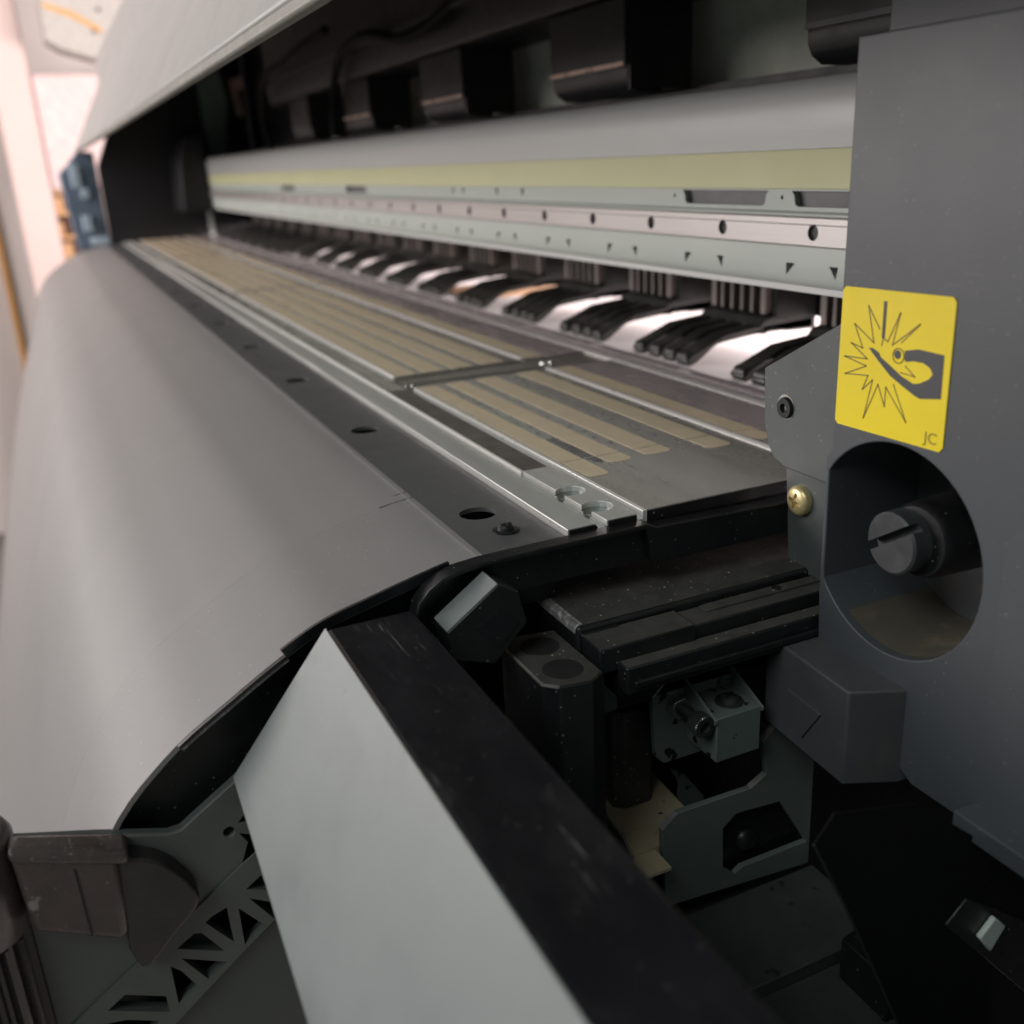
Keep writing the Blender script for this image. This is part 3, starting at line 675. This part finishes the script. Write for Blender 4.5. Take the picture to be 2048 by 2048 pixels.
part('spring_clip', prism([(130.1, -147.6), (135.0, -149.0), (135.6, -163.2), (130.9, -163.8)], 'X', -237.0, -235.1), M['plate'], lt, 0.4)
# bolt bracket
bk = part('bolt_bracket', prism([(150.4, -165.4), (155.6, -160.7), (163.7, -160.5), (183.2, -162.1), (183.2, -191.7), (154.8, -191.6), (151.6, -187.9)], 'X', -240.9, -238.7), M['zinc'], bev=0.12)
part('cut_edge', prism([(150.3, -165.5), (155.5, -160.6), (156.1, -161.0), (151.0, -165.8)], 'X', -240.9, -238.6), M['cutedge'], bk)
bx_ = part('bracket_box', box(-238.5, -222.0, 163.6, 180.5, -184.6, -168.7), M['zinc'], bk, 0.3)
part('gusset', prism([(-240.9, -161.0), (-221.6, -168.9), (-221.6, -170.3), (-238.5, -170.3)], 'Y', 162.5, 163.5), M['zinc2'], bk)
part('gusset', prism([(-240.9, -161.6), (-221.8, -169.4), (-221.8, -170.5), (-238.5, -170.5)], 'Y', 180.6, 181.6), M['zinc2'], bk)
part('ledge_screw', lathe('Z', (-229.1, 173.4, -168.7), [(0, 4.7), (0.5, 4.6), (0.55, 3.3), (1.7, 2.9), (2.4, 2.0), (2.6, 0.8)], 32), M['knurl'], bk)
for a_ in (0.5, 2.07):
    t = Vector((math.cos(a_), math.sin(a_)))*2.2; nn = Vector((-t.y, t.x))*0.14
    part('screw_slot', prism([(-229.1+t.x+nn.x, 173.4+t.y+nn.y), (-229.1-t.x+nn.x, 173.4-t.y+nn.y), (-229.1-t.x-nn.x, 173.4-t.y-nn.y), (-229.1+t.x-nn.x, 173.4+t.y-nn.y)], 'Z', -167.0, -166.02), M['rim'], bk)
nt_ = part('hex_nut', prism(circ(159.3, -170.4, 4.0, 6, 10, 370), 'X', -238.5, -234.9), M['nut'], bk, 0.3)
bolt = part('cap_bolt', lathe('X', (-238.4, 159.3, -170.4), sum([[(3.2+0.5*i, 1.75), (3.45+0.5*i, 2.1)] for i in range(16)], [])+[(11.4, 1.8)], 24), M['boltblack'], bk, smooth=60)
bm = bmesh.new()
hd = []
n = 56
for t_, sc_ in ((11.3, 0.9), (11.6, 1.0), (15.9, 1.0), (16.3, 0.93)):
    hd.append([bm.verts.new(W(-238.4+t_, 159.3+(3.55 if i % 2 else 3.75)*sc_*math.cos(2*math.pi*i/n), -170.4+(3.55 if i % 2 else 3.75)*sc_*math.sin(2*math.pi*i/n))) for i in range(n)])
for a, b in zip(hd, hd[1:]):
    for i in range(n): bm.faces.new((a[i], a[(i+1) % n], b[(i+1) % n], b[i]))
bm.faces.new(hd[0][::-1])
hx = [bm.verts.new(W(-238.4+16.3, 159.3+1.9*math.cos(2*math.pi*i/n), -170.4+1.9*math.sin(2*math.pi*i/n))) for i in range(n)]
hy = [bm.verts.new(W(-238.4+13.6, 159.3+1.9*math.cos(2*math.pi*i/n), -170.4+1.9*math.sin(2*math.pi*i/n))) for i in range(n)]
for a, b in ((hd[-1], hx), (hx, hy)):
    for i in range(n): bm.faces.new((a[i], a[(i+1) % n], b[(i+1) % n], b[i]))
bm.faces.new(hy)
part('knurled_head', bm, M['knurl'], bk, smooth=25)
# U bracket with dark opening
ub = part('u_bracket', prism([(148.2, -209.9), (154.1, -205.2), (183.5, -205.7), (190.2, -202.2), (187.9, -189.1), (192.6, -184.4), (210.6, -184.4), (210.6, -246.8), (150.0, -241.5)], 'X', -231.8, -229.6), M['zinc2'])
cut(ub, [prism([(172.6, -218.0), (178.0, -213.8), (196.4, -215.4), (209.3, -237.0), (181.3, -237.1), (178.1, -239.0), (173.0, -234.1)], 'X', -233.0, -228.5)], 30)
bevel(ub, 0.12, 1)
for a, b in (((148.2, -209.9), (154.1, -205.2)), ((183.5, -205.7), (190.2, -202.2)), ((187.9, -189.1), (192.6, -184.4))):
    t = Vector((b[0]-a[0], b[1]-a[1])).normalized(); nn = Vector((-t.y, t.x))
    if nn.y < 0: nn = -nn
    A, B_ = Vector(a)+t*0.15, Vector(b)-t*0.15
    part('cut_edge', prism([tuple(A+nn*0.12), tuple(B_+nn*0.12), tuple(B_-nn*0.5), tuple(A-nn*0.5)], 'X', -231.8, -229.5), M['cutedge'], ub)
part('opening_back', box(-237.4, -234.1, 168.0, 211.7, -241.9, -210.6), M['rim'], ub)
part('dome_screw', lathe('X', (-234.0, 185.7, -230.3), [(0, 4.6), (0.6, 4.5), (1.8, 3.4), (2.6, 1.8), (2.8, 0.1)], 28), M['boltblack'], ub, smooth=60)
part('inner_tab', prism([(166.4, -205.2), (171.9, -209.4), (180.1, -221.1), (179.6, -228.5), (169.1, -228.5), (170.0, -212.8)], 'X', -253.1, -251.6), M['zinc'])
part('felt_pad', prism([(-233.0, 134.4), (-222.9, 134.4), (-222.9, 147.6), (-233.0, 147.6)], 'Z', -220.4, -219.3), M['felt'])
part('felt_pad', prism([(-275.5, 134.4), (-233.2, 134.4), (-233.2, 168.0), (-275.5, 170.2)], 'Z', -224.0, -218.8), M['felt'])
part('thin_fence', prism([(-262.1, -210.6), (-236.3, -212.8), (-230.7, -216.2), (-230.7, -230.7), (-262.1, -230.7)], 'Y', 137.1, 138.0), M['zinc2'])
part('black_hose_block', prism([(-273, 147), (-258, 146), (-255, 150), (-255, 160), (-260, 164), (-273, 164)], 'Z', -218.7, -180), M['blackdust'], bev=0.8)
part('base_pan', box(-293.4, 20, 80, 212.2, -268.8, -253.1), M['base'])
part('base_step', box(-229.0, -192.6, 134.4, 212.1, -253.1, -247.5), M['base'], bev=0.5)
part('base_block', prism([(-188.2, 188.2), (-168.0, 188.2), (-168.0, 211.7), (-192.6, 211.7)], 'Z', -253.1, -237.4), M['black'], bev=0.5)

# --- angled grey-topped catch beside the rim
ct = part('angled_catch', prism([(83.2, -125.4), (99.6, -114.2), (105.5, -117.6), (108, -128), (97, -139), (84, -134)], 'X', -249.6, -238.8), M['black'], bev=0.3)
part('catch_top', prism([(83.3, -125.3), (99.5, -114.25), (99.2, -113.85), (83.0, -124.9)], 'X', -249.4, -239.0), M['palegrey'], ct)
part('catch_pocket', prism([(92, -126), (99, -121.5), (105, -127), (98, -134)], 'X', -238.9, -238.3), M['rim'], ct)
part('station_front_wall', box(-250, -60, 78.2, 80, -268, -150), M['rim'])
part('station_light_baffle', box(-292, -284, 98, 141, -252, -128), M['dark'])  # added dark plate, stops light leaking in from under the apron
part('rear_light_baffle', box(-293, 60, 266, 272, -420, -127), M['dark'])  # added to keep rear lamp light out of the station
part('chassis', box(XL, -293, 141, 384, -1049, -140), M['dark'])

# ---------------------------------------------------------------- white media behind the pinch rollers
med = link_mesh('media_sheet', prism([(293.6, -109.9), (480, -110.2), (560, -118), (640, -140), (640, -140.5), (560, -118.6), (480, -110.8), (293.6, -110.5)], 'X', -1420, -264), M['paper'])
tag(med, 'bright white media sheet lying behind the black pinch rollers', 'paper')
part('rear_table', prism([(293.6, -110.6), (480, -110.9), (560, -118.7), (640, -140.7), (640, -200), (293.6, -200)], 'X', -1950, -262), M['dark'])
kb = link_mesh('kraft_strip', box(-862, -768, 318, 470, -109.85, -109.0), M['kraft'])
tag(kb, 'strip of brown kraft paper lying across the white media behind the rollers', 'paper')

# ---------------------------------------------------------------- support bracket, lower left
SB = thing('support_bracket', W(-255, -10, -340), 'dark grey lattice bracket with worn brown clamp and ribbed post, under the pale cover', 'bracket')
outl = [(-60, -166), (-41.3, -160.9), (-17.0, -168.2), (1.4, -174.4), (4.9, -174.2), (9.3, -171.3), (21.0, -163.8), (40, -150), (60, -150), (60, -340), (-60, -340)]
sp = link_mesh('bracket_plate', prism(outl, 'X', -258.6, -256.6), M['latticelow'], SB)
rib_band = [(-60, -246), (-38.9, -230.4), (-30.6, -224.4), (-12.3, -212.3), (5.3, -200.8), (19.7, -191.0), (40, -178.5), (50, -199), (37.2, -207.2), (26.9, -213.9), (15.7, -221.5), (-7.5, -239.3), (-13.5, -244.1), (-40, -265)]
lf = link_mesh('lattice_frame', prism(rib_band, 'X', -256.6, -254.4), M['lattice'], SB)
upperp = [(-60, -166), (-41.3, -160.9), (-17.0, -168.2), (1.4, -174.4), (4.9, -174.2), (9.3, -171.3), (21.0, -163.8), (40, -150), (40, -178.8), (19.7, -191.3), (5.3, -201.1), (-12.3, -212.6), (-30.6, -224.7), (-60, -245)]
uf = link_mesh('upper_web', prism(upperp, 'X', -256.6, -255.0), M['lattice'], SB)
hs = [[(19.3, -200.0), (24.3, -196.7), (25.6, -202.9)], [(19.8, -203.5), (25.6, -207.2), (26.3, -214.3)], [(6.5, -206.9), (9.0, -205.3), (13.1, -204.1), (13.4, -217.0)],
      [(16.3, -205.7), (23.1, -215.1), (16.3, -219.3)], [(-2.5, -212.6), (2.9, -209.4), (4.9, -209.9), (10.4, -219.1)], [(-1.8, -216.5), (10.6, -223.3), (4.4, -227.1)],
      [(-5.1, -217.9), (-2.5, -220.8), (1.5, -228.9), (-5.0, -232.0)], [(-23.8, -225.7), (-18.5, -222.2), (-8.0, -227.8), (-7.9, -233.8)],
      [(-34.7, -233.2), (-27.2, -229.5), (-19.5, -231.2), (-11.1, -235.7), (-16.4, -242.6)]]
cut(lf, [merge([prism(h, 'X', -257.0, -253) for h in hs])], 30); bevel(lf, 0.3)
cut(sp, [merge([prism(h, 'X', -260, -256) for h in hs]+[lathe('X', (-262, 17.5, -179.3), [(0, 1.6), (8, 1.6)], 20), prism([(20.4, -177.2), (22.2, -175.4), (24.4, -175.8), (24.1, -178.5)], 'X', -262, -254), prism([(20.4, -181.0), (23.1, -182.3), (24.3, -188.2)], 'X', -262, -254)])], 30)
cut(uf, [merge([lathe('X', (-262, 17.5, -179.3), [(0, 1.6), (10, 1.6)], 20), prism([(20.4, -177.2), (22.2, -175.4), (24.4, -175.8), (24.1, -178.5)], 'X', -262, -252), prism([(20.4, -181.0), (23.1, -182.3), (24.3, -188.2)], 'X', -262, -252)])], 30); bevel(uf, 0.3)
# clamp: round sleeve, block, rounded shoulder
sl_ = link_mesh('clamp_sleeve', lathe('Z', (-258, -50, -188.5), [(0, 13.6), (0.5, 14.0), (27, 14.0), (29.2, 12.8), (29.8, 10)], 48), M['clamp'], SB, 50)
tag(sl_, 'worn brown clamp sleeve')
cl = link_mesh('clamp_block', prism([(-37, -160), (-14, -168), (-11.6, -172.6), (-13.4, -198), (-16.4, -198), (-36, -187)], 'X', -256, -247.2), M['clamp'], SB); bevel(cl, 2.6, 4)
c2_ = link_mesh('clamp_cap', prism([(-37, -160.3), (-17, -167.4), (-9, -170), (-10, -174.4), (-22, -169.8), (-37, -163.8)], 'X', -256, -246.4), M['clamp'], SB); bevel(c2_, 1.6, 4)
link_mesh('clamp_seam', prism([(-23.1, -171), (-22.5, -171), (-22.1, -193), (-22.7, -193)], 'X', -247.6, -247.0), M['rim'], SB)
sh = link_mesh('clamp_shoulder', prism(spline([(-13.5, -172), (-6, -175), (0, -180), (5.7, -190), (5.2, -196), (-2, -203), (-11, -211), (-14.4, -203)], 4), 'X', -255.5, -248.5), M['clampdark'], SB, 40); bevel(sh, 3, 4)
bm = bmesh.new(); n = 72; r0 = []
for zz in (-340, -189):
    r0.append([bm.verts.new(W(-258+(13.6 if (i//2) % 2 else 11.6)*math.cos(2*math.pi*i/n), -50+(13.6 if (i//2) % 2 else 11.6)*math.sin(2*math.pi*i/n), zz)) for i in range(n)])
for i in range(n): bm.faces.new((r0[0][i], r0[0][(i+1) % n], r0[1][(i+1) % n], r0[1][i]))
bm.faces.new(r0[0][::-1]); bm.faces.new(r0[1])
link_mesh('ribbed_post', bm, M['ribbed'], SB, 25)

# ---------------------------------------------------------------- blurred background at far left
def bgbox(name, x0, x1, y0, y1, z0, z1, m, label, cat, bev=4):
    o = link_mesh(name, box(x0, x1, y0, y1, z0, z1), M[m]); bevel(o, bev); tag(o, label, cat); return o
bgbox('door_post', -3080, -3000, -42, 48, -1050, 700, 'wall', 'pinkish white door post at the far left behind the printer', 'post', 6)
bgbox('conduit', -3396, -3380, -124, -108, -1050, 900, 'orange', 'thin vertical orange pipe on the far wall', 'pipe', 2)
bgbox('tall_cabinet', -3160, -3010, 50, 420, -22, 258, 'cab', 'bright white wall cabinet beside the far end of the printer', 'cabinet', 5)
SH = thing('storage_rack', W(-3090, 60, -1050), 'brown storage rack below the white cabinet at far left', 'rack')
o = link_mesh('rack_back', box(-3160, -3150, 0, 160, -1050, -24), M['kraftdark'], SH)
for z in (-24, -80, -140, -200, -262):
    o = link_mesh('rack_shelf', box(-3150, -3012, 0, 160, z-8, z), M['kraft'], SH)
for i, (y0, y1, z0, h) in enumerate(((6, 70, -80, 40), (4, 60, -140, 36), (8, 72, -200, 42))):
    bgbox('carton', -3120, -3015, y0, y1, z0+0.2, z0+h, 'kraft', ['brown carton on the top shelf of the far rack', 'brown carton on the middle shelf of the far rack', 'brown carton on the lowest shelf of the far rack'][i], 'box', 2)['group'] = 'cartons on the far rack'
HU = thing('hanging_unit', W(-3000, 180, 300), 'pale unit with a tan stripe hanging at the upper left', 'unit')
o = link_mesh('unit_shell', prism([(100, 520), (96, 326), (130, 304), (216, 278), (330, 278), (330, 520)], 'X', -3010, -2900), M['unit'], HU); bevel(o, 6)
o = link_mesh('unit_stripe', prism([(106, 408), (170, 388), (230, 352), (232, 340), (168, 376), (106, 398)], 'X', -2900, -2897), M['orange'], HU)
for y, z in ((232, 393), (214, 345)):
    link_mesh('unit_knob', lathe('X', (-2900, y, z), [(0, 5), (4, 5)], 16), M['slot'], HU)
